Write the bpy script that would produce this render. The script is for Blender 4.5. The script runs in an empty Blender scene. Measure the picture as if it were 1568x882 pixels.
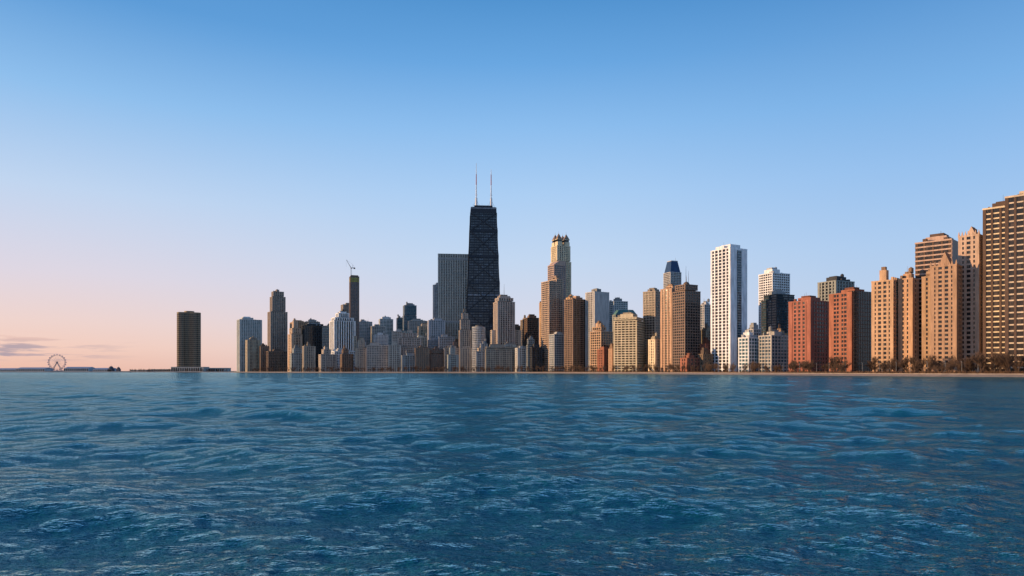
import bpy, math, random
import numpy as np
from mathutils import Vector
random.seed(7); np.random.seed(7)
C=bpy.context.scene.collection
F=1045.0; CX=784.0; HY=568.0; CAMH=4.0     # survey constants: bearing = (b-CX)/F, elevation = (HY-e)/F
GROUND=1.6

# ------------------------------------------------------------------ materials
def nt(name):
    m=bpy.data.materials.new(name); m.use_nodes=True
    t=m.node_tree; b=t.nodes['Principled BSDF']; return m,t,b
def N(t,k,**kw):
    n=t.nodes.new(k)
    for a,v in kw.items():
        if a in('op',): n.operation=v
        else: setattr(n,a,v)
    return n
def math_(t,op,a,b=None,c=None):
    n=t.nodes.new('ShaderNodeMath'); n.operation=op
    for i,v in enumerate((a,b,c)):
        if v is None: continue
        if isinstance(v,(int,float)): n.inputs[i].default_value=v
        else: t.links.new(v,n.inputs[i])
    return n.outputs[0]
def ramp(t,fac,stops,interp='LINEAR'):
    n=t.nodes.new('ShaderNodeValToRGB'); cr=n.color_ramp; cr.interpolation=interp
    while len(cr.elements)<len(stops): cr.elements.new(0.5)
    for e,(p,c) in zip(cr.elements,stops):
        e.position=p; e.color=(*c,1) if len(c)==3 else c
    t.links.new(fac,n.inputs[0]); return n.outputs[0]
def mixc(t,f,a,b,mode='MIX'):
    n=t.nodes.new('ShaderNodeMix'); n.data_type='RGBA'; n.blend_type=mode
    for s,v in ((n.inputs[0],f),(n.inputs[6],a),(n.inputs[7],b)):
        if isinstance(v,(int,float)): s.default_value=v
        elif isinstance(v,tuple): s.default_value=(*v,1)
        else: t.links.new(v,s)
    return n.outputs[2]
_wm={}
def wall(col,rough=0.85):
    k=('w',col,rough)
    if k in _wm: return _wm[k]
    m,t,b=nt('facade_material')
    tc=N(t,'ShaderNodeTexCoord'); mp=N(t,'ShaderNodeMapping'); mp.inputs['Scale'].default_value=(0.30,0.30,0.06)
    t.links.new(tc.outputs['Object'],mp.inputs[0])
    n1=N(t,'ShaderNodeTexNoise'); n1.inputs['Scale'].default_value=1; n1.inputs['Detail'].default_value=3; n1.inputs['Roughness'].default_value=.65
    t.links.new(mp.outputs[0],n1.inputs[0])
    f=math_(t,'MULTIPLY_ADD',n1.outputs[0],1.2,0.4)
    c=mixc(t,1.0,col,f,'MULTIPLY')
    t.links.new(c,b.inputs['Base Color']); b.inputs['Roughness'].default_value=rough
    b.inputs['Specular IOR Level'].default_value=0.25
    _wm[k]=m; return m
def glass(col,blind=(0.20,0.18,0.155),cell=(2.0,3.3),pb=0.3,rough=0.12):
    k=('g',col,blind,cell,pb,rough)
    if k in _wm: return _wm[k]
    m,t,b=nt('window_glass')
    tc=N(t,'ShaderNodeTexCoord'); s=N(t,'ShaderNodeSeparateXYZ'); t.links.new(tc.outputs['Object'],s.inputs[0])
    cc=N(t,'ShaderNodeCombineXYZ')
    for i,c in enumerate((cell[0],cell[0],cell[1])):
        v=math_(t,'FLOOR',math_(t,'DIVIDE',math_(t,'ADD',s.outputs[i],0.137),c)); t.links.new(v,cc.inputs[i])
    w=N(t,'ShaderNodeTexWhiteNoise'); w.noise_dimensions='3D'; t.links.new(cc.outputs[0],w.inputs['Vector'])
    c1=ramp(t,w.outputs['Value'],[(0,tuple(x*0.6 for x in col)),(1-pb,col),(1-pb+0.12,tuple((x*2+y)/3 for x,y in zip(col,blind))),(1,blind)])
    t.links.new(c1,b.inputs['Base Color'])
    b.inputs['Roughness'].default_value=rough
    b.inputs['IOR'].default_value=1.5
    n=N(t,'ShaderNodeTexNoise'); n.inputs['Scale'].default_value=0.25; n.inputs['Detail'].default_value=1; t.links.new(tc.outputs['Object'],n.inputs[0])
    bp=N(t,'ShaderNodeBump'); bp.inputs['Strength'].default_value=0.25; bp.inputs['Distance'].default_value=0.2
    t.links.new(n.outputs[0],bp.inputs['Height']); t.links.new(bp.outputs[0],b.inputs['Normal'])
    _wm[k]=m; return m
PAL=dict(beige=(0.48,0.39,0.30),tan=(0.49,0.30,0.185),red=(0.33,0.125,0.078),brown=(0.22,0.15,0.11),
 grey=(0.32,0.32,0.315),white=(0.76,0.74,0.71),cream=(0.70,0.56,0.38),dark=(0.055,0.055,0.06),
 conc=(0.44,0.41,0.37),lgrey=(0.48,0.47,0.45),pink=(0.52,0.36,0.27),gtan=(0.40,0.33,0.26),black=(0.02,0.022,0.026),copper=(0.10,0.20,0.18),umber=(0.28,0.19,0.135),dbrown=(.12,.075,.055))
GL=dict(dark=lambda:glass((0.014,0.016,0.02),blind=(.085,.075,.065),pb=.25),blue=lambda:glass((0.03,0.06,0.085),blind=(0.10,0.15,0.19),rough=0.06),
 teal=lambda:glass((0.025,0.08,0.10),blind=(0.08,0.17,0.20),pb=0.4,rough=0.06),bronze=lambda:glass((0.03,0.022,0.016),blind=(0.08,0.055,0.04)),
 black=lambda:glass((0.012,0.014,0.018),blind=(0.04,0.045,0.055),pb=0.25),pale=lambda:glass((0.05,0.06,0.07),blind=(0.2,0.19,0.18),pb=0.5))
roofm=wall((0.12,0.115,0.11)); metal=wall((0.30,0.31,0.32),0.5)

# ------------------------------------------------------------------ mesh accumulator
class G:
    def __init__(s): s.v=[];s.f=[];s.m=[]
    def prism(s,p0,z0,p1,z1,m):
        n=len(p0);o=len(s.v)
        s.v+=[(x,y,z0) for x,y in p0]+[(x,y,z1) for x,y in p1]
        for i in range(n):
            j=(i+1)%n; s.f.append((o+i,o+j,o+n+j,o+n+i)); s.m.append(m)
        s.f.append(tuple(o+i for i in reversed(range(n)))); s.m.append(m)
        s.f.append(tuple(o+n+i for i in range(n))); s.m.append(m)
    def box(s,x0,x1,y0,y1,z0,z1,m):
        p=[(x0,y0),(x1,y0),(x1,y1),(x0,y1)]; s.prism(p,z0,p,z1,m)
    def beam(s,a,b,r0,r1,m,n=4,flat=None):
        a=Vector(a);b=Vector(b);d=(b-a)
        if d.length<1e-6:return
        d.normalize(); up=Vector((0,0,1)) if abs(d.z)<0.9 else Vector((1,0,0))
        u=d.cross(up).normalized(); w=d.cross(u); o=len(s.v)
        for p,r in((a,r0),(b,r1)):
            for i in range(n):
                t=2*math.pi*(i+.5)/n; s.v.append(tuple(p+u*math.cos(t)*r+w*math.sin(t)*r))
        for i in range(n):
            j=(i+1)%n; s.f.append((o+i,o+j,o+n+j,o+n+i)); s.m.append(m)
        s.f.append(tuple(o+n+i for i in range(n)));s.m.append(m)
    def build(s,name,loc=(0,0,0),rot=0,mats=()):
        me=bpy.data.meshes.new(name); me.from_pydata(s.v,[],s.f)
        for m in mats: me.materials.append(m)
        me.polygons.foreach_set('material_index',s.m); me.update()
        o=bpy.data.objects.new(name,me); o.location=loc; o.rotation_euler=(0,0,rot); C.objects.link(o); return o

STY=dict(
 grid=dict(bay=4.6,pw=1.0,fh=3.7,sh=1.2,pd=.40,sd=.22),
 punch=dict(bay=4.6,pw=1.9,fh=3.8,sh=1.5,pd=.38,sd=.30,skip=1),
 hband=dict(bay=9,pw=.6,fh=3.6,sh=1.4,pd=.3,sd=.5),
 balc=dict(bay=7.5,pw=1.6,fh=3.3,sh=1.0,pd=.5,sd=1.2),
 vert=dict(bay=5,pw=2.0,fh=3.7,sh=1.1,pd=.7,sd=.15),
 glass=dict(bay=3.4,pw=.35,fh=3.9,sh=.7,pd=.14,sd=.08))
def facade(g,x0,x1,y0,y1,z0,z1,P,blank=''):
    g.box(x0,x1,y0,y1,z0,z1,1)
    sd,pd=P['sd'],P['pd']; sm=P.get('sm',0); pm=P.get('pm',0)
    nf=max(1,round((z1-z0)/P['fh'])); fh=(z1-z0)/nf
    for i in range(nf):
        z=z0+i*fh
        g.box(x0-sd,x1+sd,y0-sd,y1+sd,z,z+P['sh'],sm)
    bands=P.get('bands')
    if bands:
        for bz in bands:
            zz=z0+(z1-z0)*bz; g.box(x0-pd-.1,x1+pd+.1,y0-pd-.1,y1+pd+.1,zz,zz+fh*1.1,3)
    for face,(a,b) in dict(F=(x0,x1),L=(y0,y1),R=(y0,y1)).items():
        L=b-a
        if face in blank:
            e=pd+.05
            if face=='F': g.box(x0-.1,x1+.1,y0-e-sd,y0+.2,z0,z1,0)
            if face=='L': g.box(x0-e-sd,x0+.2,y0-.1,y1+.1,z0,z1,0)
            if face=='R': g.box(x1-.2,x1+e+sd,y0-.1,y1+.1,z0,z1,0)
            continue
        nb=max(2,round(L/P['bay'])); pw=P['pw']*(L/nb)/P['bay']; ph=P.get('ph',0)
        for i in range(nb+1):
            c=a+L*i/nb; w=pw/2*(1.5 if i in(0,nb) else 1)
            if P.get('skip') and nb>4:
                j=min(i,nb-i)
                if j%4==(2+ph)%4: w*=.35
                elif j%4==(3+ph)%4: w*=1.35
            c=min(max(c,a+w-pd*.9),b-w+pd*.9)
            if face=='F': g.box(c-w,c+w,y0-pd,y0+.1,z0,z1-.01,pm)
            elif face=='L': g.box(x0-pd-.004,x0+.1,c-w,c+w,z0,z1-.01,pm)
            else: g.box(x1-.1,x1+pd+.004,c-w,c+w,z0,z1-.01,pm)
    e=max(pd,sd)+.12
    g.box(x0-e,x1+e,y0-e,y1+e,z1,z1+1.3,0)
    g.box(x0+.5,x1-.5,y0+.5,y1-.5,z1+1.3,z1+1.304,2)

def pxw(b,D): return (b-CX)/F*D
def zof(e,D): return CAMH+(HY-e)/F*D-GROUND
def solve(l,r,D,rot,k):
    w=(r-l)/F*D; cx=pxw((l+r)/2,D)
    for _ in range(14):
        d=w*k; bs=[]
        for sx in(-.5,.5):
            for sy in(-.5,.5):
                x=sx*w;y=sy*d
                X=cx+x*math.cos(rot)-y*math.sin(rot); Y=D+x*math.sin(rot)+y*math.cos(rot)
                bs.append(CX+X/Y*F)
        a,b=min(bs),max(bs); w*=(r-l)/(b-a); cx+=((l+r)-(a+b))/2/F*D
    return cx,w,w*k
def T(name,l,r,top,D,rot=20,k=.8,wc='beige',gl='dark',st='grid',blocks=None,pent=True,blank='',ac=None,extra=None,**kw):
    rr=math.radians(rot); cx,w,d=solve(l,r,D,rr,k)
    P=dict(STY[st]); P.update(kw); g=G(); rnd=random.Random(int(l*31+top*7))
    P['fh']*=rnd.uniform(.92,1.08); P['bay']*=rnd.uniform(.85,1.12); P['ph']=rnd.randint(0,3)
    tint=rnd.uniform(.84,1.1); wcol=tuple(round(x*tint*u,3) for x,u in zip(PAL[wc],(1,rnd.uniform(.95,1.02),rnd.uniform(.90,1.04))))
    H=zof(top,D)
    bl=blocks or [(0,1,0,1,None,top)]
    for (a,b,c,e,bot,tp) in bl:
        z0=0 if bot is None else zof(bot,D)+1.31
        facade(g,-w/2+a*w,-w/2+b*w,-d/2+c*d,-d/2+e*d,z0,zof(tp,D)-1.3,P,blank)
    a,b,c,e,_,tp=bl[-1]
    x0,x1,y0,y1=-w/2+a*w,-w/2+b*w,-d/2+c*d,-d/2+e*d; bw,bd=x1-x0,y1-y0; H=zof(tp,D)
    if pent:
        ph=rnd.uniform(3,6); fa=rnd.uniform(.12,.35); fb=rnd.uniform(.55,.88)
        g.box(x0+bw*fa,x0+bw*fb,y0+bd*.2,y0+bd*.8,H,H+ph,rnd.choice([0,0,3]))
        g.box(x0+bw*(fa+.06),x0+bw*(fb-.12),y0+bd*.3,y0+bd*.7,H+ph,H+ph+rnd.uniform(1,3),3)
        for _ in range(7):
            px_=x0+bw*rnd.uniform(.08,.9);py_=y0+bd*rnd.uniform(.1,.9);s=rnd.uniform(.5,1.8)
            g.box(px_-s,px_+s,py_-s,py_+s,H,H+rnd.uniform(1,3.5),3)
        if rnd.random()<.3:   # rooftop water tank
            tx,ty=x0+bw*rnd.uniform(.2,.8),y0+bd*.4
            for q in((-1,-1),(1,-1),(1,1),(-1,1)): g.beam((tx+q[0]*1.3,ty+q[1]*1.3,H),(tx+q[0]*1.1,ty+q[1]*1.1,H+5),.15,.15,4)
            g.beam((tx,ty,H+5),(tx,ty,H+9),2,2,3,12); g.beam((tx,ty,H+9),(tx,ty,H+10.5),2.1,.1,3,12)
        for _ in range(rnd.randint(1,3)):
            px_=x0+bw*rnd.uniform(.2,.8);py_=y0+bd*.5
            g.beam((px_,py_,H),(px_,py_,H+rnd.uniform(6,12)),.18,.07,3)
    if extra: extra(g,w,d,D,zof)
    acm=wall(PAL[ac]) if ac else wall(tuple(x*.55 for x in PAL[wc]))
    return g.build(name,(cx,D,GROUND),rr,[wall(wcol),GL[gl](),roofm,acm,metal])

# ------------------------------------------------------------------ shoreline + land
shore=[(2600,300),(1900,380),(1700,415),(1568,440),(1430,480),(1340,530),(1220,610),(1150,680),(1060,790),(960,920),(860,1070),(780,1190),(640,1280),(500,1360),(440,1440),(356,1620),(350,1950),(300,2060),(196,2100),(190,2350),(330,2500),(250,3600),(60,5200),(-500,9000)]
def Dsh(b):
    s=sorted(shore[:16]); return float(np.interp(b,[p[0] for p in s],[p[1] for p in s]))
sp=[(pxw(b,D),D) for b,D in shore]
def dens(p,n=8,j=1.2):
    out=[]
    for (a,b),(c,d) in zip(p[:-1],p[1:]):
        for i in range(n):
            t=i/n; out.append((a+(c-a)*t+random.uniform(-j,j),b+(d-b)*t+random.uniform(-j,j)))
    out.append(p[-1]); return out
ds=dens(sp)
def offs(p,o):
    q=[]
    for i,(x,y) in enumerate(p):
        a=p[max(0,i-2)];b=p[min(len(p)-1,i+2)]
        tx,ty=b[0]-a[0],b[1]-a[1]; L=math.hypot(tx,ty) or 1
        q.append((x+ty/L*o,y-tx/L*o))
    return q
def strip(name,p,o0,z0,o1,z1,mat):
    a=offs(p,o0);b=offs(p,o1); n=len(a)
    me=bpy.data.meshes.new(name)
    me.from_pydata([(x,y,z0) for x,y in a]+[(x,y,z1) for x,y in b],[],[(i,i+1,n+i+1,n+i) for i in range(n-1)])
    me.materials.append(mat); o=bpy.data.objects.new(name,me); C.objects.link(o); return o
def ground_mat(name,c1,c2,sc=.05):
    m,t,b=nt(name); tc=N(t,'ShaderNodeTexCoord')
    n=N(t,'ShaderNodeTexNoise'); n.inputs['Scale'].default_value=sc; n.inputs['Detail'].default_value=5
    t.links.new(tc.outputs['Object'],n.inputs[0])
    t.links.new(ramp(t,n.outputs[0],[(.35,c1),(.65,c2)]),b.inputs['Base Color']); b.inputs['Roughness'].default_value=.9; return m
sand=ground_mat('sand',(0.33,0.23,0.15),(0.43,0.31,0.21),.2)
grass=ground_mat('winter_grass',(0.13,0.11,0.05),(0.20,0.15,0.08),.08)
asph=ground_mat('asphalt',(0.045,0.045,0.048),(0.06,0.06,0.06),.5)
concm=wall((0.42,0.38,0.33))
dirn = 1 if offs([(0,0),(-10,0),(-20,0)],1)[1][1]>0 else -1
inn=offs(ds,dirn*9)
bmv=[(x,y,GROUND) for x,y in inn]+[(-9000,30000,GROUND),(30000,30000,GROUND),(30000,300,GROUND)]
me=bpy.data.meshes.new('ground'); 
import bmesh
bm=bmesh.new(); vs=[bm.verts.new(v) for v in bmv]; es=[bm.edges.new((vs[i],vs[(i+1)%len(vs)])) for i in range(len(vs))]
bmesh.ops.triangle_fill(bm,use_beauty=True,use_dissolve=False,edges=es); bmesh.ops.recalc_face_normals(bm,faces=bm.faces)
bm.to_mesh(me); bm.free(); me.materials.append(grass); o=bpy.data.objects.new('ground',me); C.objects.link(o)
strip('beach_sand',ds,-dirn*3,-.4,dirn*9,GROUND,sand)
strip('beach_promenade',ds[:130],dirn*11,GROUND+.01,dirn*15,GROUND+.01,concm)
near=ds[:125]
g=G(); q0=offs(near,dirn*9);q1=offs(near,dirn*9.6)
for i in range(len(near)-1):
    g.prism([q0[i],q0[i+1],q1[i+1],q1[i]],-.5,[q0[i],q0[i+1],q1[i+1],q1[i]],GROUND+.7,0)
g.build('seawall',mats=[wall((0.26,0.21,0.175))])
strip('lakeshore_road',near,dirn*20,GROUND+.02,dirn*34,GROUND+.02,asph)
strip('road_marking',near,dirn*26.9,GROUND+.026,dirn*27.1,GROUND+.026,wall((.75,.75,.72)))

# ------------------------------------------------------------------ buildings
T('apartment_tower',363,401,490,1760,32,.7,'lgrey','teal','vert',ac='white')
T('apartment_building',376,399,521,1700,32,.8,'beige','dark','punch')
T('apartment_building',397,412,530,1690,32,.8,'brown','dark','punch')
T('apartment_building',408,440,538,1640,32,.5,'brown','dark','grid')
T('apartment_tower',410,440,448,1960,32,.8,'gtan','dark','vert',blocks=[(0,1,0,1,None,478),(.12,.9,.1,.9,478,455),(.2,.82,.2,.8,455,447)])
T('apartment_tower',441,463,507,1680,38,.9,'pink','dark','punch',blocks=[(0,1,0,1,None,512),(.1,.9,.1,.9,512,503),(.3,.7,.3,.7,503,492)])
T('apartment_tower',444,470,494,1780,30,.7,'tan','dark','punch')
T('office_tower',462,503,499,1700,28,.6,'dark','black','grid',ac='grey')
T('office_tower',466,490,493,1850,20,.6,'grey','dark','grid')
T('apartment_tower',505,544,487,1600,30,.8,'white','dark','vert',sm=3,ac='dark',blocks=[(0,1,0,1,None,492),(.06,.94,.1,.9,492,487),(.25,.75,.2,.8,487,480)])
T('apartment_tower',508,544,538,1540,28,.6,'white','dark','grid')
T('apartment_tower',522,541,467,1850,28,.9,'gtan','dark','punch')
def crane(g,w,d,D,z):
    H=z(424,D); x=-w*.35
    g.box(-w*.42,w*.42,-d*.42,d*.42,H,H+3,3)
    g.box(-w*.51,w*.51,-d*.51,d*.51,H-14,H-3,5)
    for i in range(14):
        a=H-6+i*2
        for sx in(-1,1):
            for sy in(-1,1): g.beam((x+sx,sy,a),(x+sx,sy,a+2),.22,.22,4)
        g.beam((x-1,-1,a),(x+1,-1,a+2),.16,.16,4); g.beam((x-1,1,a),(x-1,-1,a+2),.16,.16,4)
    tz=H+22
    tip=(x-12,0,tz+20)
    g.beam((x,0,tz),tip,1.0,.5,4); g.beam((x,0,tz),(x+9,0,tz+1),1.1,1.1,4); g.box(x+6,x+10,-1.2,1.2,tz-2,tz+1,3)
    g.beam((x+3,0,tz),(x+4,0,tz+9),.4,.3,4); g.beam((x+4,0,tz+9),tip,.15,.15,4); g.beam((x+4,0,tz+9),(x+9,0,tz+1),.15,.15,4)
    g.beam(tip,(x-12,0,tz+2),.1,.1,4); g.box(x-1.3,x+1.3,-2.5,-.5,tz-2,tz+.5,0)
o=T('skyscraper_under_construction',535,550,424,1720,20,1,'brown','blue','grid',pent=False,extra=crane)
o.data.materials.append(wall((0.42,0.40,0.06)))
T('office_tower',546,570,493,1800,20,.8,'lgrey','teal','grid')
T('office_tower',568,590,500,1750,20,.8,'conc','blue','grid')
T('office_tower',580,602,489,1900,18,.8,'white','teal','hband')
T('office_tower',607,617,487,1900,18,1,'grey','teal','glass')
T('office_tower',616,638,468,1850,18,.8,'grey','teal','glass',blocks=[(0,1,0,1,None,484),(.05,1,.05,.95,484,468)])
T('apartment_building',600,625,508,1600,12,.8,'lgrey','pale','grid')
T('office_tower',625,656,492,1750,12,.8,'conc','blue','grid')
T('apartment_building',640,662,500,1650,12,.8,'beige','dark','punch')
T('office_tower',655,681,491,1500,12,.8,'lgrey','teal','vert')
T('apartment_building',545,576,535,1450,12,.7,'gtan','dark','punch')
T('apartment_building',575,607,536,1440,10,.7,'gtan','dark','punch')
T('hotel_building',607,647,514,1440,9,.6,'beige','dark','punch',blocks=[(0,1,0,1,None,532),(.05,.95,.1,.9,532,518),(.2,.8,.2,.8,518,510)],ac='copper')
T('apartment_building',646,673,537,1400,8,.7,'gtan','dark','punch')
T('apartment_building',655,674,521,1470,8,.8,'grey','dark','punch')
T('apartment_building',672,696,516,1420,8,.7,'conc','dark','grid')
T('apartment_building',694,706,524,1400,8,.9,'brown','dark','punch')
T('apartment_building',680,704,533,1370,8,.5,'gtan','dark','punch')
T('office_tower',663,680,437,1640,8,.8,'lgrey','dark','vert')
T('office_tower',671,719,391,1546,6,.55,'lgrey','dark','vert',bay=5.4,pw=2.3,ac='grey',bands=[.42,.955],pent=False)
def beacon(g,w,d,D,z):
    H=z(478,D); g.prism([(-3,-3),(3,-3),(3,3),(-3,3)],H,[(-2,-2),(2,-2),(2,2),(-2,2)],H+7,3); g.beam((0,0,H+7),(0,0,H+16),.6,.1,4)
T('art_deco_tower',703,721,480,1370,10,.8,'gtan','dark','vert',pent=False,extra=beacon,blocks=[(0,1,0,1,None,506),(.1,.9,.1,.9,506,490),(.25,.75,.25,.75,490,480)])
def cyl(name,l,r,top,D,col,gl):
    g=G(); R=(r-l)/2/F*D; n=28; H=zof(top,D)
    def ring(rr): return [(rr*math.cos(2*math.pi*i/n),rr*math.sin(2*math.pi*i/n)) for i in range(n)]
    g.prism(ring(R),0,ring(R),H,1); z=0
    while z<H: g.prism(ring(R+.3),z,ring(R+.3),z+1.4,0); z+=3.5
    for i in range(n):
        a=2*math.pi*(i+.5)/n; g.beam((R*math.cos(a),R*math.sin(a),0),(R*math.cos(a),R*math.sin(a),H),.7,.7,0)
    g.prism(ring(R+.5),H,ring(R+.5),H+1.4,0); g.prism(ring(R*.5),H+1.4,ring(R*.5),H+5,3)
    g.build(name,(pxw((l+r)/2,D),D,GROUND),0,[wall(col),GL[gl](),roofm,roofm,metal])
cyl('round_apartment_tower',723,743,502,1350,PAL['lgrey'],'dark')
T('hotel_building',731,758,533,1300,10,.7,'beige','dark','punch')
T('hotel_building',742,790,531,1290,8,.5,'gtan','dark','punch',blocks=[(0,1,0,1,None,535),(.02,.98,.05,.95,535,531)])
T('apartment_tower',750,798,506,1340,10,.5,'beige','dark','punch')
def gable_t(g,w,d,D,z):
    H=z(457,D)
    for sx in(-.3,0,.3): g.prism([(sx*w-3,-3),(sx*w+3,-3),(sx*w+3,3),(sx*w-3,3)],H,[(sx*w-1.5,-1),(sx*w+1.5,-1),(sx*w+1.5,1),(sx*w-1.5,1)],H+5,0)
    g.beam((0,0,H),(0,0,H+28),.7,.15,4)
T('apartment_tower',756,788,457,1330,18,.8,'beige','dark','vert',extra=gable_t,blocks=[(0,1,0,1,None,463),(.08,.92,.08,.92,463,457)])
T('apartment_building',789,811,533,1260,14,.8,'lgrey','dark','punch')
T('apartment_tower',797,812,490,1400,18,.8,'gtan','dark','grid')
T('apartment_tower',803,825,487,1370,16,.8,'brown','dark','grid')
T('apartment_building',811,830,532,1230,16,.8,'dark','dark','grid')

def braced():
    D=1426; g=G(); H=zof(320,D); wb,db=38.5,24; wt,dt=25.6,16
    def rect(t,e=0):
        w=wb+(wt-wb)*t+e; d=db+(dt-db)*t+e; return [(-w,-d),(w,-d),(w,d),(-w,d)]
    g.prism(rect(0),0,rect(1),H,1)
    nf=64
    for i in range(nf):
        t0=i/nf;t1=(i+.42)/nf; g.prism(rect(t0,.2),H*t0,rect(t1,.2),H*t1,0)
    def P(u,t,face,e=.55):
        r=rect(t,e)
        a,b={'F':(0,1),'R':(1,2),'L':(3,0),'B':(2,3)}[face]
        return (r[a][0]+(r[b][0]-r[a][0])*u, r[a][1]+(r[b][1]-r[a][1])*u, H*t)
    for face in 'FRLB':
        n=6 if face in'FB' else 4
        for i in range(n+1): g.beam(P(i/n,0,face),P(i/n,.965,face),.8,.65,0)
        for i in range(n*2):
            if i%2: g.beam(P(i/n/2,0,face,.3),P(i/n/2,.965,face,.3),.3,.25,0)
        lv=[.0,.185,.365,.535,.70,.855,.965]
        for a,b in zip(lv[:-1],lv[1:]):
            g.beam(P(0,a,face,.8),P(1,b,face,.8),1.35,1.25,0); g.beam(P(1,a,face,.8),P(0,b,face,.8),1.35,1.25,0)
    for t in (.185,.365,.535,.70,.855): g.prism(rect(t-.006,1),H*(t-.006),rect(t+.006,1),H*(t+.006),0)
    g.prism(rect(.462,.9),H*.462,rect(.470,.9),H*.470,3)
    g.prism(rect(.965,.8),H*.965,rect(.990,.8),H*.990,0)
    g.prism(rect(.990,1.0),H*.990,rect(.996,1.0),H*.996,3)
    g.prism(rect(.996,.7),H*.996,rect(1,.7),H,0)
    g.box(-19,19,-10,10,H,H+5,0)
    for x,tp in((-14.5,250),(16.5,259)):
        zt=zof(tp,D); g.beam((x,0,H+5),(x,0,H+22),2.6,2.1,5,12); g.beam((x,0,H+22),(x,0,H+50),1.3,1.0,5,8)
        g.beam((x,0,H+50),(x,0,H+72),1.0,.8,6,8); g.beam((x,0,H+72),(x,0,zt),.65,.3,5,6)
        for k in range(4): g.beam((x-2.8,0,H+8+k*7),(x+2.8,0,H+8+k*7),.35,.35,5)
        for s in(-1,1): g.beam((x+s*7,0,H+4),(x,0,H+20),.25,.25,3)
    for x in(-22,-8,-3,3,8,22): g.beam((x,-8,H),(x,-8,H+random.uniform(6,13)),.25,.12,5)
    g.box(-46,46,-32,32,0,14,0)
    g.build('x_braced_skyscraper',(pxw(740,D),D,GROUND),math.radians(5),[wall((0.022,0.028,0.04),.45),glass((0.03,0.04,0.055),blind=(0.11,0.13,0.16),cell=(4.2,5.2),pb=.35,rough=.2),roofm,wall((0.22,0.24,0.27)),metal,wall((.75,.72,.70)),wall((.5,.14,.08))])
braced()

def lantern(g,w,d,D,z):
    H=z(378,D); s=w*.16
    for sx in(-1,1):
        for sy in(-1,1):
            x,y=sx*w*.27,sy*d*.27
            g.box(x-s,x+s,y-s,y+s,H,H+8,0)
            g.box(x-s*.8,x+s*.8,y-s*.8,y+s*.8,H+8,H+12,1)
            g.box(x-s*1.05,x+s*1.05,y-s*1.05,y+s*1.05,H+12,H+13,0)
            g.prism([(x-s,y-s),(x+s,y-s),(x+s,y+s),(x-s,y+s)],H+13,[(x-.3,y-.3),(x+.3,y-.3),(x+.3,y+.3),(x-.3,y+.3)],H+24,3)
            g.beam((x,y,H+23),(x,y,H+29),.25,.1,4)
T('lantern_topped_skyscraper',843,874,378,1344,26,.8,'cream','dark','vert',pent=False,extra=lantern,blocks=[(0,1,0,1,None,402),(.04,.96,.04,.96,402,378)],ac='umber')
def slant(g,w,d,D,z):
    H=z(407,D); o=len(g.v)
    x0,x1,y0,y1=-w*.5,w*.5,-d*.5,d*.5
    g.prism([(x0,y0),(x1,y0),(x1,y1),(x0,y1)],H,[(x0+w*.45,y0),(x1,y0),(x1,y1),(x0+w*.45,y1)],H+8,0)
T('office_tower',839,866,407,1290,30,.8,'pink','blue','grid',pent=False,extra=slant)
T('office_tower',829,862,430,1240,32,.8,'pink','dark','grid',blocks=[(0,.55,0,1,None,432),(.55,1,0.02,.98,None,428)])
T('office_tower',841,866,512,1190,26,.8,'conc','blue','grid')
T('apartment_tower',826,838,464,1300,30,1,'tan','dark','punch')
T('apartment_tower',865,898,459,1150,32,.8,'umber','bronze','balc',ac='tan')
T('apartment_tower',867,884,456,1220,30,.8,'tan','dark','punch')
T('apartment_tower',897,932,448,1140,32,.8,'conc','dark','vert',blank='F')
T('apartment_building',904,938,505,1080,38,.9,'tan','dark','grid',blocks=[(0,1,0,1,None,508),(.1,.5,.1,.9,508,501)])
T('brick_apartment_building',915,939,535,1060,30,.9,'red','dark','punch')
T('apartment_tower',931,961,462,1250,20,.8,'lgrey','teal','grid')
def mans(g,w,d,D,z):
    H=z(482,D); g.prism([(-w/2,-d/2),(w/2,-d/2),(w/2,d/2),(-w/2,d/2)],H,[(-w*.35,-d*.35),(w*.35,-d*.35),(w*.35,d*.35),(-w*.35,d*.35)],H+8,3)
T('apartment_tower',938,975,482,1180,22,.8,'grey','teal','punch',extra=mans,pent=False,ac='copper')
T('apartment_building',940,987,488,1000,62,.9,'cream','bronze','hband',bay=5,pw=1.2,blocks=[(0,1,0,1,None,492),(.03,.97,.03,.97,492,487)])
T('apartment_building',932,943,534,1010,40,.9,'tan','dark','punch')
T('apartment_tower',985,1016,447,1010,46,.9,'beige','bronze','grid')
T('apartment_building',993,1012,520,970,40,.9,'cream','dark','punch')
def dome(g,w,d,D,z):
    H=z(437,D); n=12;R=w*.17
    pr=None
    for i in range(6):
        a=i/5*math.pi/2; r=max(.1,R*math.cos(a)); zz=H+R*1.1*math.sin(a); ring=[(r*math.cos(2*math.pi*k/n),r*math.sin(2*math.pi*k/n)) for k in range(n)]
        if pr: g.prism(pr[0],pr[1],ring,zz,3)
        pr=(ring,zz)
    g.beam((0,0,H+R),(0,0,H+R+9),.5,.1,4)
T('apartment_tower',1012,1042,443,960,40,.9,'tan','dark','vert')
T('apartment_tower',1030,1072,440,930,28,.9,'umber','dark','grid',extra=dome,pent=False,blocks=[(0,1,0,1,None,447),(.1,.9,.1,.9,447,437)])
def crown(g,w,d,D,z):
    H=z(418,D); a=w*.46;b=w*.30
    g.prism([(-a,-a),(a,-a),(a,a),(-a,a)],H,[(-b,-b),(b,-b),(b,b),(-b,b)],z(401,D),5)
    g.box(-b*1.02,b*1.02,-b*1.02,b*1.02,z(401,D),z(400,D),0)
    g.beam((b,0,z(401,D)),(b,0,z(394,D)),.4,.1,4)
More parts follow.
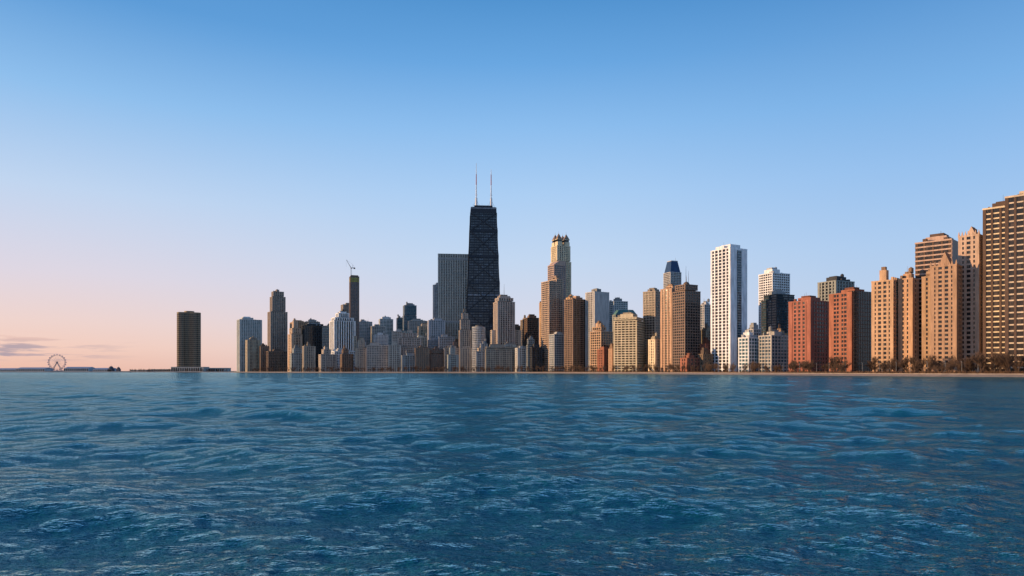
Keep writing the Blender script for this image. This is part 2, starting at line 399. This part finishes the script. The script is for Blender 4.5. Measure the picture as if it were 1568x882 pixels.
o=T('office_skyscraper',1016,1043,418,1580,20,1,'lgrey','dark','grid',pent=False,extra=crown); o.data.materials.append(wall((0.03,0.06,0.13),.3))
g=G(); D=1500; Z=zof(408,D)
g.box(-11,11,-11,11,0,zof(442,D),0)
for x in(-6,0): g.beam((x,0,zof(442,D)),(x,0,Z+(0 if x else -10)),.7,.2,1)
g.build('antenna_tower',(pxw(1054,D),D,GROUND),.3,[wall(PAL['grey']),metal])
T('apartment_tower',1070,1091,467,1100,22,.9,'lgrey','blue','grid')
T('apartment_building',1073,1092,506,950,24,.9,'gtan','dark','punch')
T('brick_apartment_building',1042,1072,548,850,26,.6,'red','dark','punch')
T('brick_apartment_building',1069,1091,542,850,26,.6,'brown','dark','punch')
def stripe(g,w,d,D,z):
    H=z(383,D)
    g.box(-w*.12,w*.13,-d/2-1.6,-d/2-.2,0,H-3,5)
    i=0
    while i*3.1<H-4: g.box(-w*.12,w*.13,-d/2-1.66,-d/2-.2,i*3.1,i*3.1+.5,3); i+=1
    g.box(-w*.25,w*.35,-d*.3,d*.2,H,H+5.5,0); g.box(-w*.4,-w*.1,-d*.1,d*.35,H,H+4,0)
    for x in(-.3,.1,.4): g.beam((x*w,0,H),(x*w,0,H+9),.2,.1,4)
o=T('white_apartment_tower',1089,1143,383,850,30,1.05,'white','dark','grid',blank='F',pent=False,extra=stripe,bay=5.5,pw=1.7,sh=1.0,fh=3.9,pd=.6,sd=.4); o.data.materials.append(GL['blue']())
T('apartment_tower',1162,1209,420,980,24,.8,'white','dark','grid')
T('glass_apartment_tower',1166,1218,452,880,24,.8,'dark','blue','hband',ac='grey',blocks=[(0,.8,0,1,None,460),(.1,1,.1,.95,None,452)])
T('apartment_building',1143,1165,504,830,26,.9,'lgrey','blue','grid')
T('apartment_building',1131,1163,517,760,30,.8,'white','teal','grid')
T('apartment_building',1162,1209,514,750,28,.6,'conc','blue','grid')
T('brick_apartment_building',1208,1271,462,700,32,.75,'red','dark','punch',bay=4.6,pw=2.3,fh=3.9)
T('apartment_tower',1253,1307,432,830,26,.8,'grey','black','vert',ac='dark')
T('apartment_tower',1218,1240,470,900,26,.8,'lgrey','teal','glass')
T('brick_glass_tower',1270,1339,450,650,26,.75,'red','dark','punch',blank='',pent=True,bay=4.6,pw=2.2,fh=3.9,extra=lambda g,w,d,D,z:[g.box(-w*.5+1.5,w*.5+.6,-d/2-.9,-d/2-.1,0,z(450,D)+1,5)]+[g.box(-w*.5+1.4,w*.5+.7,-d/2-1.05,-d/2-.1,i*3.8,i*3.8+.5,6) for i in range(int((z(450,D))/3.8))]+[g.box(-w*.5+1.5+j*w*.098,-w*.5+1.9+j*w*.098,-d/2-1.1,-d/2-.1,0,z(450,D)+1,6) for j in range(11)])
o=bpy.context.scene.objects['brick_glass_tower']; o.data.materials.append(GL['black']()); o.data.materials.append(wall(PAL['brown']))
def orn(g,w,d,D,z):
    H=z(431,D)
    for x,s,h in((-.32,.13,9),(-.32,.08,12)):
        g.box((x-s)*w,(x+s)*w,-s*w,s*w,H if s>.1 else H+9,H+h,0 if s>.1 else 3)
    for i in range(6):
        x=-w*.48+i*w*.19; g.box(x-.8,x+.8,-d/2-.3,-d/2+1.5,H,H+2.2,0)
T('brick_apartment_building',1335,1381,431,600,42,.8,'tan','dark','punch',extra=orn,pent=False)
T('brick_apartment_building',1376,1406,427,590,40,.8,'tan','dark','punch')
T('balconied_apartment_tower',1402,1474,373,600,44,.7,'pink','bronze','hband',blank='F',bay=8,pw=1.4,pm=3,sh=1.25,fh=3.9,ac='dbrown')
def gab(ht,x0f,x1f,ridge):
    def fn(g,w,d,D,z):
        H=z(ht,D); rz=z(ridge,D); 
        for (a,b) in((x0f,x1f),):
            ya,yb=a*d,b*d; ym=(ya+yb)/2
            o=len(g.v); g.v+= [(-w/2,ya,H),(-w/2,yb,H),(-w/2,ym,rz),(w*.1,ya,H),(w*.1,yb,H),(w*.1,ym,rz)]
            for f in((0,2,1),(3,4,5),(0,3,5,2),(1,2,5,4)): g.f.append(tuple(o+i for i in f)); g.m.append(3 if len(f)==4 else 0)
        for i in range(7):
            y=-d/2+i*d/6; g.prism([(-w/2-.4,y-.7),(-w/2+1,y-.7),(-w/2+1,y+.7),(-w/2-.4,y+.7)],H,[(-w/2+.2,y-.1),(-w/2+.4,y-.1),(-w/2+.4,y+.1),(-w/2+.2,y+.1)],H+3.5,0)
        for x,h in((.25,6),(-.1,4)): g.box(x*w-2,x*w+2,-2,2,H,H+h,0)
    return fn
T('gabled_brick_apartment_building',1425,1474,408,545,44,.9,'tan','dark','punch',extra=gab(408,-.28,.18,388),pent=False)
T('brick_apartment_building',1412,1440,424,570,44,.9,'tan','dark','punch')
T('gothic_apartment_tower',1468,1508,362,545,40,.9,'pink','dark','punch',extra=gab(362,-.35,.1,349),pent=False)
T('balconied_apartment_tower',1506,1566,320,530,46,.9,'cream','bronze','hband',bay=6,pw=1.5,ac='dbrown',fh=4.1,sh=1.0,sd=.25,pd=.6,pm=3)
T('balconied_apartment_tower',1540,1640,303,500,46,.8,'cream','bronze','hband',bay=6,pw=1.5,ac='dbrown',fh=4.1,sh=1.0,sd=.25,pd=.6,pm=3)
T('apartment_tower',1630,1720,340,470,46,.8,'tan','dark','punch')
T('apartment_tower',1715,1800,360,440,46,.8,'grey','dark','grid')
rnd=random.Random(11)
b=444
while b<830:
    w=rnd.uniform(12,36); tp=rnd.uniform(528,552); D=Dsh(b)+rnd.uniform(60,170)
    bl=[(0,1,0,1,None,tp)]
    if rnd.random()<.5: bl=[(0,1,0,1,None,tp),(rnd.uniform(.05,.3),rnd.uniform(.6,.95),.1,.9,tp,tp-rnd.uniform(6,14))]
    T('mid_rise_building',b,b+w,tp,D,rnd.uniform(5,14) if b>540 else 28,.7,rnd.choice(['gtan','conc','grey','beige','brown','gtan','umber','grey']),rnd.choice(['dark','dark','pale']),rnd.choice(['punch','punch','grid','vert']),blocks=bl); b+=w*rnd.uniform(.8,1.3)
for b in range(830,1500,22):
    w=rnd.uniform(14,28); D=Dsh(b)+rnd.uniform(130,260); T('mid_rise_building',b,b+w,rnd.uniform(505,540),D,30,.8,rnd.choice(['gtan','conc','brown','tan','red','beige']),'dark',rnd.choice(['punch','grid']))
b=470
while b<830:
    w=rnd.uniform(10,28); T('mid_rise_building',b,b+w,rnd.uniform(500,530),Dsh(b)+rnd.uniform(250,420),14,.7,rnd.choice(['gtan','conc','grey','lgrey','white','brown']),rnd.choice(['dark','teal','blue']),rnd.choice(['grid','glass','vert'])); b+=rnd.uniform(18,38)

def lobed():
    D=2213; g=G(); H=zof(479,D); n=72; R0=38
    def ring(e=0,s=1): return [((R0*s*(.74+.26*math.cos(3*(2*math.pi*i/n)+.5))+e)*math.cos(2*math.pi*i/n),(R0*s*(.74+.26*math.cos(3*(2*math.pi*i/n)+.5))+e)*math.sin(2*math.pi*i/n)) for i in range(n)]
    g.prism(ring(),0,ring(),H,1); z=0
    while z<H-3: g.prism(ring(.3),z,ring(.3),z+2.2,0); z+=6.4
    for i in range(0,n,2):
        x,y=ring(.35)[i]; g.beam((x,y,0),(x,y,H),.5,.5,0)
    g.prism(ring(.5),H-4,ring(.5),H,0); r=[(15*math.cos(2*math.pi*i/24),15*math.sin(2*math.pi*i/24)) for i in range(24)]
    g.prism(r,H,r,H+5,0)
    g.build('three_lobed_apartment_tower',(pxw(290,D),D,GROUND),0,[wall((0.26,0.17,0.10),.5),glass((0.04,0.035,0.03),blind=(0.12,0.09,0.065),pb=.2),roofm])
lobed()

D=2650; g=G()
x0,x1=pxw(-120,D),pxw(200,D)
g.box(x0,x1,D-20,D+90,-1,2.5,0)
g.build('pier',mats=[concm])
g=G()
for a,b,h in((-60,20,9),(22,66,12),(95,133,14),(140,168,10)):
    X0,X1=pxw(a,D),pxw(b,D); g.box(X0,X1,D+10,D+60,2.5,h,0)
    n=max(2,int((X1-X0)/8))
    for i in range(n): 
        x=X0+(X1-X0)*(i+.5)/n; g.box(x-2.4,x+2.4,D+9.7,D+10.1,4,h-2,1)
    o=len(g.v); g.v+=[(X0,D+8,h),(X1,D+8,h),(X1,D+62,h),(X0,D+62,h),(X0,D+35,h+6),(X1,D+35,h+6)]
    for f in((0,1,5,4),(2,3,4,5),(0,4,3),(1,2,5)): g.f.append(tuple(o+k for k in f)); g.m.append(2)
g.build('pier_shed',mats=[wall(PAL['lgrey']),GL['dark'](),wall((.30,.34,.40))])
g=G()
for px_,R in((166,9),(178,6)):
    X=pxw(px_,D); pr=None; g.box(X-R,X+R,D+10,D+10+2*R,2.5,12,0)
    for i in range(7):
        a=i/6*math.pi/2; r=max(.1,R*math.cos(a)); ring=[(X+r*math.cos(2*math.pi*k/16),D+10+R+r*math.sin(2*math.pi*k/16)) for k in range(16)]; zz=12+R*1.2*math.sin(a)
        if pr: g.prism(pr[0],pr[1],ring,zz,0)
        pr=(ring,zz)
    g.beam((X,D+10+R,12+R),(X,D+10+R,12+R*2),.4,.1,0)
g.build('domed_pier_hall',mats=[wall((.10,.09,.10))])
def ferris():
    g=G(); R=29; n=40
    for y in(-2,2):
        for rr in(R,R*.9):
            for i in range(n):
                a=2*math.pi*i/n;b=2*math.pi*(i+1)/n
                g.beam((rr*math.cos(a),y,rr*math.sin(a)),(rr*math.cos(b),y,rr*math.sin(b)),.4,.4,0)
        for i in range(20):
            a=2*math.pi*i/20; g.beam((0,y,0),(R*math.cos(a),y,R*math.sin(a)),.15,.15,0)
    for i in range(20):
        a=2*math.pi*i/20; x,z=(R+1.5)*math.cos(a),(R+1.5)*math.sin(a); g.box(x-1.4,x+1.4,-1.6,1.6,z-1.8,z+1.2,1)
        g.beam((R*math.cos(a),-2,R*math.sin(a)),(R*math.cos(a),2,R*math.sin(a)),.3,.3,0)
    for s in(-1,1):
        for y in(-4,4): g.beam((0,y*.8,0),(s*17,y*2,-34),.9,1.1,0)
    g.beam((0,-5,0),(0,5,0),1.6,1.6,0,10); g.box(-20,20,-10,10,-36,-32,0)
    g.build('ferris_wheel',(pxw(81,D),D+25,38),math.radians(20),[wall((.24,.24,.27),.5),wall((.12,.16,.35))])
ferris()
g=G()
for a,b,h,DD in((232,268,9,2240),(262,312,16,2150),(320,346,13,2200),(200,225,7,2230)):
    X0,X1=pxw(a,DD),pxw(b,DD); g.box(X0,X1,DD,DD+40,GROUND,h,0); n=int((X1-X0)/7)
    for i in range(n): x=X0+7*i+3; g.box(x-2,x+2,DD-.2,DD+.1,GROUND+2,h-2,1)
    g.box(X0-.5,X1+.5,DD-.5,DD+40.5,h,h+1,0)
g.build('waterworks_building',mats=[wall(PAL['conc']),GL['dark'](),roofm])
g=G(); DD=1900
X0,X1=pxw(-80,DD),pxw(200,DD)
r_=random.Random(3); x=X0
while x<X1:
    s=r_.uniform(1.5,3.5); g.prism([(x,DD-3),(x+s,DD-3.4),(x+s,DD+3),(x,DD+3)],-1,[(x+.3,DD-1.5),(x+s-.3,DD-1.2),(x+s-.3,DD+1.5),(x+.4,DD+1.3)],r_.uniform(.7,1.6),0); x+=s
g.build('breakwater',mats=[wall((.2,.19,.18))])

# ------------------------------------------------------------------ trees
bark=ground_mat('bark',(0.075,0.045,0.03),(0.14,0.08,0.048),1.0)
def bare_tree(g,base,h,depth,rnd,n=3):
    def rec(p,d,L,r,k):
        q=p+d*L; g.beam(p,q,r,r*.68,0,3 if k<depth-1 else 5)
        if k==0: return
        for i in range(rnd.choice([2,3,3]) if k>1 else 4):
            nd=(d*1.15+Vector((rnd.uniform(-1,1),rnd.uniform(-1,1),rnd.uniform(-.15,.8)))*.75).normalized()
            s=p+d*L*rnd.uniform(.35,1); rec(s,nd,L*rnd.uniform(.62,.95),max(r*.58,.045),k-1)
        rec(q,(d+Vector((rnd.uniform(-.3,.3),rnd.uniform(-.3,.3),.15))).normalized(),L*.82,max(r*.6,.045),k-1)
    rec(Vector(base),Vector((rnd.uniform(-.08,.08),rnd.uniform(-.08,.08),1)).normalized(),h*.21,h*.02,depth)
tm=[]
for i in range(6):
    g=G(); bare_tree(g,(0,0,0),16,5,random.Random(50+i)); me=bpy.data.meshes.new('bare_tree'); me.from_pydata(g.v,[],g.f); me.materials.append(bark); tm.append(me)
rnd=random.Random(5)
def shp(b,inl):
    D=Dsh(b); x,y=pxw(b,D),D; D2=Dsh(b-6); x2,y2=pxw(b-6,D2),D2; tx,ty=x2-x,y2-y; L=math.hypot(tx,ty)
    nx,ny=ty/L*dirn,-tx/L*dirn; return x+nx*inl,y+ny*inl
b=1620
while b>1130:
    x,y=shp(b,rnd.choice([17,18,37,40,44])+rnd.uniform(-1.5,1.5)); o=bpy.data.objects.new('bare_tree',rnd.choice(tm)); C.objects.link(o)
    s=rnd.uniform(.5,1.3); o.location=(x,y,GROUND-.1); o.scale=(s*1.1,s*1.1,s); o.rotation_euler=(0,0,rnd.uniform(0,6.28)); b-=rnd.uniform(2.5,9)
g=G(); b=1130
while b>364:
    x,y=shp(b,rnd.uniform(16,45)); bare_tree(g,(x,y,GROUND-.1),rnd.uniform(10,19),4,rnd); b-=rnd.uniform(1.5,4)
g.build('distant_tree_row',mats=[bark])
g=G()
for _ in range(150):
    b=rnd.uniform(197,352); DD=rnd.uniform(2110,2190); bare_tree(g,(pxw(b,DD),DD,GROUND),rnd.uniform(10,17),3,rnd)
g.build('island_tree_row',mats=[bark])
g=G()
for _ in range(2200):
    b=rnd.uniform(820,1640); x,y=shp(b,rnd.uniform(15.5,19)); h=rnd.uniform(1,2.9)
    for k in range(5):
        a=rnd.uniform(0,6.28); g.beam((x,y,GROUND-.1),(x+math.cos(a)*h*.6,y+math.sin(a)*h*.6,GROUND+h*rnd.uniform(.6,1)),.22,.08,0,3)
g.build('dormant_shrubs',mats=[ground_mat('shrub_twigs',(0.12,0.06,0.035),(0.2,0.11,0.05),.3)])
lm=G(); lm.beam((0,0,0),(0,0,9),.12,.08,0,6); lm.beam((0,0,9),(1.8,0,9.5),.06,.05,0,5); lm.box(1.5,2.5,-.18,.18,9.4,9.55,0); lm.beam((0,0,0),(0,0,.6),.2,.2,0,8)
lmo=lm.build('street_lamp',(*shp(1600,19.3),GROUND),0,[metal])
b=1580
while b>900:
    o=bpy.data.objects.new('street_lamp',lmo.data); C.objects.link(o); o.location=(*shp(b,19.3),GROUND); o.rotation_euler=(0,0,1.3); b-=24

# ------------------------------------------------------------------ lake
def lake():
    r=[0.5]
    while r[-1]<9: r.append(r[-1]*1.03)
    while r[-1]<420: r.append(r[-1]*1.006)
    while r[-1]<40000: r.append(r[-1]*1.06)
    r=np.array(r)
    dense=np.linspace(-43,43,680); side=np.linspace(43,317,140)[1:-1]
    an=np.radians(np.concatenate([dense,side])); na=len(an); nr=len(r)
    R,A=np.meshgrid(r,an,indexing='ij'); X=R*np.sin(A); Y=R*np.cos(A); Z=np.zeros_like(X)
    dr=np.gradient(r)[:,None]
    rs=np.random.RandomState(4); DX=np.zeros_like(X);DY=np.zeros_like(X)
    for i in range(130):
        lam=0.35*(20/0.35)**(rs.rand()**1.3)
        th=math.radians(-90+ rs.normal(12,30)); 
        if i%4==0: th=math.radians(-90+rs.normal(-38,14))
        k=2*math.pi/lam; amp=0.0044*lam**0.82*rs.uniform(.5,1.3); ph=rs.rand()*6.28
        att=np.clip((lam/(2.6*dr)-1),0,1)
        p=k*(X*math.cos(th)+Y*math.sin(th))+ph
        Z+=amp*att*np.sin(p); q=.8
        DX+=q*amp*att*math.cos(th)*np.cos(p); DY+=q*amp*att*math.sin(th)*np.cos(p)
    X=X+DX;Y=Y+DY
    v=np.stack([X,Y,Z],-1).reshape(-1,3).astype(np.float32)
    i=np.arange(nr-1)[:,None]*na; j=np.arange(na)[None,:]; jn=(j+1)%na
    f=np.stack([i+j,i+na+j,i+na+jn,i+jn],-1).reshape(-1,4).astype(np.int32)[:,::-1]
    me=bpy.data.meshes.new('lake_water'); me.vertices.add(len(v)); me.vertices.foreach_set('co',v.ravel())
    me.loops.add(f.size); me.loops.foreach_set('vertex_index',f.ravel())
    me.polygons.add(len(f)); me.polygons.foreach_set('loop_start',np.arange(0,f.size,4,dtype=np.int32)); me.polygons.foreach_set('loop_total',np.full(len(f),4,dtype=np.int32))
    me.polygons.foreach_set('use_smooth',np.ones(len(f),dtype=bool)); me.update(calc_edges=True); me.validate()
    n=me.polygons[1000].normal
    if n.z<0: me.flip_normals()
    m,t,b=nt('lake_water')
    tc=N(t,'ShaderNodeTexCoord')
    def noi(sc,det,rough,st=(1,1,1),rot=0):
        mp=N(t,'ShaderNodeMapping'); mp.inputs['Scale'].default_value=st; mp.inputs['Rotation'].default_value=(0,0,rot); t.links.new(tc.outputs['Object'],mp.inputs[0])
        n=N(t,'ShaderNodeTexNoise'); n.inputs['Scale'].default_value=sc; n.inputs['Detail'].default_value=det; n.inputs['Roughness'].default_value=rough
        t.links.new(mp.outputs[0],n.inputs[0]); return n.outputs[0]
    a=noi(5.5,3,.62,(.45,1,1),.2); c=noi(1.3,3,.5,(.5,1,1),-.25); patch=noi(.012,3,.6,(.35,1,1),.1)
    h=math_(t,'ADD',math_(t,'MULTIPLY',a,.17),math_(t,'MULTIPLY',c,.25))
    h=math_(t,'MULTIPLY',h,math_(t,'MULTIPLY_ADD',patch,1.0,.5))
    bp=N(t,'ShaderNodeBump'); bp.inputs['Strength'].default_value=1; bp.inputs['Distance'].default_value=1.0
    t.links.new(h,bp.inputs['Height'])
    # murky teal body colour under a slightly green-blue surface reflection
    t.nodes.remove(b)
    df=N(t,'ShaderNodeBsdfDiffuse'); t.links.new(ramp(t,patch,[(.35,(0.002,0.066,0.088)),(.65,(0.004,0.092,0.118))]),df.inputs['Color'])
    gl=N(t,'ShaderNodeBsdfGlossy'); gl.inputs['Color'].default_value=(.55,.91,1.0,1); gl.inputs['Roughness'].default_value=.07
    fr=N(t,'ShaderNodeFresnel'); fr.inputs['IOR'].default_value=1.42; ms=N(t,'ShaderNodeMixShader')
    for q in(df,gl,fr): t.links.new(bp.outputs[0],q.inputs['Normal'])
    t.links.new(fr.outputs[0],ms.inputs[0]); t.links.new(df.outputs[0],ms.inputs[1]); t.links.new(gl.outputs[0],ms.inputs[2])
    t.links.new(ms.outputs[0],t.nodes['Material Output'].inputs['Surface'])
    me.materials.append(m); o=bpy.data.objects.new('lake_water',me); C.objects.link(o)
lake()

# ------------------------------------------------------------------ sky + sun
def lin(c): return tuple(((x/255)/12.92 if x/255<=.04045 else ((x/255+.055)/1.055)**2.4) for x in c)
SUN_EL=math.radians(9); SUN_AZ=math.radians(-97)   # azimuth from +Y, negative = toward -X
w=bpy.data.worlds.new('World'); bpy.context.scene.world=w; w.use_nodes=True; t=w.node_tree
for n in list(t.nodes): t.nodes.remove(n)
out=N(t,'ShaderNodeOutputWorld'); tc=N(t,'ShaderNodeTexCoord'); s=N(t,'ShaderNodeSeparateXYZ'); t.links.new(tc.outputs['Generated'],s.inputs[0])
x_,y_,z_=s.outputs
sky=N(t,'ShaderNodeTexSky'); sky.sky_type='NISHITA'; sky.sun_disc=False; sky.sun_elevation=SUN_EL; sky.sun_rotation=SUN_AZ; sky.dust_density=.6; sky.ozone_density=2
b1=N(t,'ShaderNodeBackground'); t.links.new(sky.outputs[0],b1.inputs[0]); b1.inputs[1].default_value=.12
zz=math_(t,'MAXIMUM',z_,0)
def R(st): return ramp(t,zz,[(p,lin(c)) for p,c in st])
mid=R([(0,(232,212,212)),(.03,(228,215,220)),(.07,(220,220,236)),(.16,(200,220,246)),(.25,(176,211,249)),(.335,(144,194,244)),(.41,(108,171,231)),(.48,(82,150,213)),(1,(40,100,176))])
left=R([(0,(240,190,172)),(.03,(248,208,194)),(.06,(244,214,208)),(.12,(228,218,230)),(.22,(198,218,245)),(.33,(146,195,242)),(.43,(92,157,219)),(1,(40,100,176))])
right=R([(0,(202,210,226)),(.07,(192,211,237)),(.16,(175,206,243)),(.25,(152,195,242)),(.335,(124,180,235)),(.48,(72,139,205)),(1,(40,100,176))])
mr=N(t,'ShaderNodeMapRange'); mr.interpolation_type='SMOOTHSTEP'; t.links.new(x_,mr.inputs[0]); mr.inputs[1].default_value=-.62; mr.inputs[2].default_value=0.0
ml=N(t,'ShaderNodeMapRange'); ml.interpolation_type='SMOOTHSTEP'; t.links.new(x_,ml.inputs[0]); ml.inputs[1].default_value=0; ml.inputs[2].default_value=.6
c=mixc(t,mr.outputs[0],left,mid); c=mixc(t,ml.outputs[0],c,right)
cv=N(t,'ShaderNodeCombineXYZ'); t.links.new(math_(t,'MULTIPLY',x_,14),cv.inputs[0]); t.links.new(math_(t,'MULTIPLY',z_,110),cv.inputs[1]); cv.inputs[2].default_value=5.1
cn=N(t,'ShaderNodeTexNoise'); cn.inputs['Scale'].default_value=1.0; cn.inputs['Detail'].default_value=5; cn.inputs['Roughness'].default_value=.55; t.links.new(cv.outputs[0],cn.inputs[0])
def MR(v,a,b):
    n=N(t,'ShaderNodeMapRange'); n.interpolation_type='SMOOTHSTEP'; t.links.new(v,n.inputs[0]); n.inputs[1].default_value=a; n.inputs[2].default_value=b; return n.outputs[0]
cm=MR(cn.outputs[0],.47,.58)
cm=math_(t,'MULTIPLY',cm,MR(z_,.010,.018)); cm=math_(t,'MULTIPLY',cm,math_(t,'SUBTRACT',1,MR(z_,.032,.05))); cm=math_(t,'MULTIPLY',cm,math_(t,'SUBTRACT',1,MR(x_,-.60,-.46)))
ccol=ramp(t,math_(t,'MULTIPLY',z_,20),[(0.2,lin((160,148,170))),(.6,lin((170,155,172))),(.9,lin((240,190,175)))])
c=mixc(t,math_(t,'MULTIPLY',cm,.85),c,ccol)
b2=N(t,'ShaderNodeBackground'); t.links.new(c,b2.inputs[0]); b2.inputs[1].default_value=1.0
mx=N(t,'ShaderNodeMixShader'); mx.inputs[0].default_value=.92; t.links.new(b1.outputs[0],mx.inputs[1]); t.links.new(b2.outputs[0],mx.inputs[2]); t.links.new(mx.outputs[0],out.inputs[0])

sl=bpy.data.lights.new('sun','SUN'); sl.energy=5; sl.angle=math.radians(.5); sl.color=(1,.66,.36)
so=bpy.data.objects.new('sun',sl); C.objects.link(so)
dv=Vector((math.sin(SUN_AZ)*math.cos(SUN_EL),math.cos(SUN_AZ)*math.cos(SUN_EL),math.sin(SUN_EL)))
so.rotation_euler=dv.to_track_quat('Z','Y').to_euler()

cam=bpy.data.cameras.new('camera'); cam.lens=24; cam.sensor_width=36; cam.shift_y=(HY-441)/1568; cam.clip_end=60000; cam.clip_start=.1
co=bpy.data.objects.new('camera',cam); co.location=(0,0,CAMH); co.rotation_euler=(math.radians(90),0,0); C.objects.link(co)
bpy.context.scene.camera=co
bpy.context.scene.view_settings.view_transform='Standard'; bpy.context.scene.view_settings.look='None'
